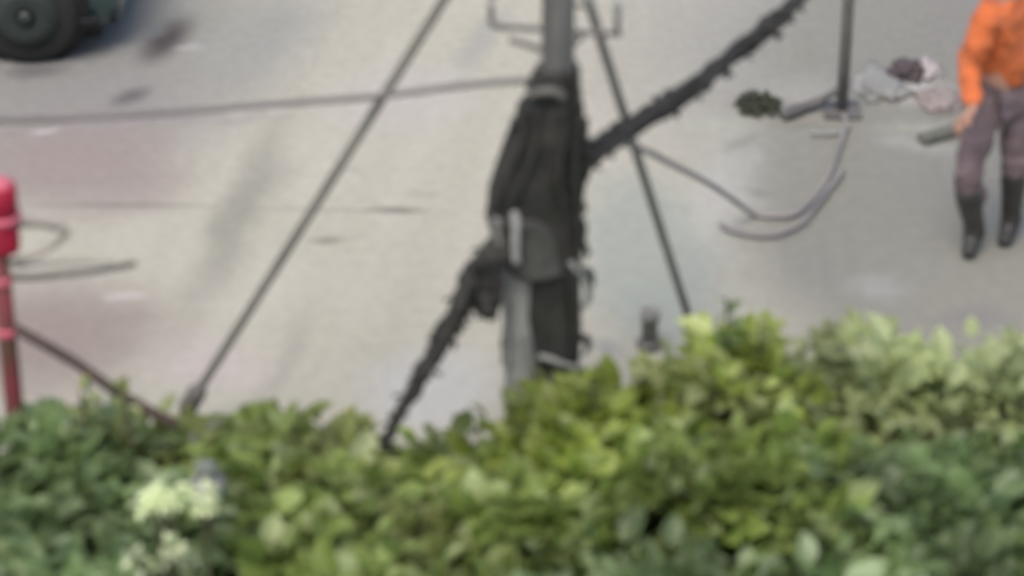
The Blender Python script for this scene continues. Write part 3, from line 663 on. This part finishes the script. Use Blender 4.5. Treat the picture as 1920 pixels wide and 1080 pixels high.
def worker():
    f0 = at(1826, 468); f1 = at(1893, 446); hx = at(1852, 460).x; fy = f0.y
    root = thing('person', 'person in an orange jacket, purplish trousers and dark boots at the right edge', 'person', (hx, fy+.05, 0))
    skin = material('skin', (.42, .24, .17), .55, (.38, .21, .15)); org = material('orange_cloth', (.66, .16, .045), .95, (.48, .13, .05), 9, 1, 12)
    tr = material('purple_cloth', (.13, .095, .10), .9, (.20, .15, .155), 7, 1, 12); bt = material('boot_rubber', (.028, .027, .024), .45, (.05, .05, .045))
    hair = material('hair', (.012, .011, .010), .6); pk = material('pink_cloth_strip', (.45, .36, .37), .9); grey = material('boot_grey', (.10, .10, .085), .7, (.14, .14, .12))
    V = Vector; cy = fy+.08
    pel = V((hx, cy, .95)); sp = V((hx-.01, cy-.02, 1.15)); ch = V((hx-.03, cy-.03, 1.34)); nk = V((hx-.05, cy-.04, 1.48)); hd = V((hx-.08, cy-.05, 1.60))
    kn0 = V((f0.x-.09, f0.y-.10, .47)); kn1 = V((f1.x-.02, f1.y-.06, .50)); an0 = V((f0.x, f0.y+.02, .10)); an1 = V((f1.x, f1.y+.02, .10))
    hp0 = pel+V((-.07, -.05, -.05)); hp1 = pel+V((.07, .05, -.05)); s0 = ch+V((-.10, -.15, .07)); s1 = ch+V((.10, .15, .07))
    el0 = s0+V((-.09, -.02, -.27)); wr0 = el0+V((.02, -.20, -.13)); el1 = s1+V((.04, .06, -.28)); wr1 = el1+V((-.1, .04, -.22))
    J = [(pel, (.13, .11)), (sp, (.125, .105)), (ch, (.15, .11)), (nk, .055), (hd, .085), (hd+V((0, 0, .09)), .08),
         (hp0, .085), (kn0, .055), (an0, .038), (f0+V((-.05, -.12, .04)), .036),
         (hp1, .085), (kn1, .055), (an1, .038), (f1+V((-.05, -.12, .04)), .036),
         (s0, .055), (el0, .04), (wr0, .026), (wr0+V((-.05, -.02, -.05)), (.036, .018)),
         (s1, .055), (el1, .04), (wr1, .026), (wr1+V((-.05, .0, -.06)), (.036, .018))]
    E = [(0, 1), (1, 2), (2, 3), (3, 4), (4, 5), (0, 6), (6, 7), (7, 8), (8, 9), (0, 10), (10, 11), (11, 12), (12, 13), (2, 14), (14, 15), (15, 16), (16, 17), (2, 18), (18, 19), (19, 20), (20, 21)]
    palm = 17
    for palm, wr in ((17, wr0), (21, wr1)):
        pc = J[palm][0]; d = (pc-wr).normalized(); s = d.cross(V((0, 0, 1))).normalized(); u = s.cross(d)
        for q_, (o_, l_) in enumerate(((-.03, .065), (-.01, .075), (.01, .07), (.03, .055))):
            a = len(J); J += [(pc+s*o_+d*.02, .009), (pc+s*o_+d*(.02+l_*.5)-u*.008, .0085), (pc+s*o_*1.05+d*(.02+l_*.9)-u*.03, .0075)]; E += [(palm, a), (a, a+1), (a+1, a+2)]
        a = len(J); J += [(pc-s*.04-d*.01, .011), (pc-s*.06+d*.02-u*.01, .009)]; E += [(palm, a), (a, a+1)]
    body = skin_mesh('body', J, E, skin, root)
    # face and hair
    fd = V((-.95, -.3, 0)).normalized(); sd_ = V((-fd.y, fd.x, 0))
    em = material('eye', (.05, .04, .03), .2)
    for s in (-1, 1): b2 = B(); bmesh.ops.create_icosphere(b2, subdivisions=2, radius=.012, matrix=Matrix.Translation(hd+fd*.078+sd_*s*.03+V((0, 0, .035)))); obj('eye', b2, em, body)

    b2 = B(); tube(b2, [hd+fd*.08+V((0, 0, .03)), hd+fd*.10+V((0, 0, .0)), hd+fd*.085+V((0, 0, -.008))], [.008, .015, .011], 8); obj('nose', b2, skin, body)
    b2 = B(); tube(b2, [hd+fd*.075+sd_*(.022)+V((0, 0, -.035)), hd+fd*.088+V((0, 0, -.036)), hd+fd*.075-sd_*(.022)+V((0, 0, -.035))], .006, 6); obj('mouth', b2, material('lip', (.3, .1, .09), .5), body)
    for s in (-1, 1): obj('ear', box(B(), hd+sd_*s*.088+V((0, 0, .02)), (.03, .014, .055), bev=.006), skin, body)
    b2 = B(); bmesh.ops.create_icosphere(b2, subdivisions=3, radius=1)
    for v in list(b2.verts):
        v.co = hd-fd*.015+V((v.co.x*.103, v.co.y*.103, v.co.z*.115+.065))
    bmesh.ops.delete(b2, geom=[v for v in b2.verts if (v.co-hd).dot(fd) > .03 and v.co.z < hd.z+.11 or v.co.z < hd.z-.01], context='VERTS')
    obj('hair', b2, hair, root)
    g = 1.0
    jk = [(pel+V((0, 0, -.02)), (.165, .14)), (sp, (.165, .14)), (ch, (.175, .14)), (nk+V((0, 0, -.03)), .075), (s0, .08), (el0, .06), (wr0, .045), (s1, .08), (el1, .06), (wr1, .045)]
    skin_mesh('jacket', jk, [(0, 1), (1, 2), (2, 3), (2, 4), (4, 5), (5, 6), (2, 7), (7, 8), (8, 9)], org, root, 0, 3, .022)
    J2 = [(pel+V((0, 0, -.03)), (.14, .12)), (hp0, .105), (kn0, .078), (an0+V((0, 0, .18)), .07), (hp1, .105), (kn1, .078), (an1+V((0, 0, .18)), .07)]
    skin_mesh('trousers', J2, [(0, 1), (1, 2), (2, 3), (0, 4), (4, 5), (5, 6)], tr, root, 0, 3, .016)
    for kn, an, f in ((kn0, an0, f0), (kn1, an1, f1)):
        d = V((-.06, -.14, 0))
        skin_mesh('boot', [(an.lerp(kn, .95), .085), (an.lerp(kn, .4), .068), (an+V((0, 0, -.02)), .058), (f+V((.04, .03, .045)), .045), (f+d*.6+V((0, 0, .045)), .045), (f+d+V((0, 0, .038)), .040)], [(0, 1), (1, 2), (2, 3), (2, 4), (4, 5)], bt, root)
worker()
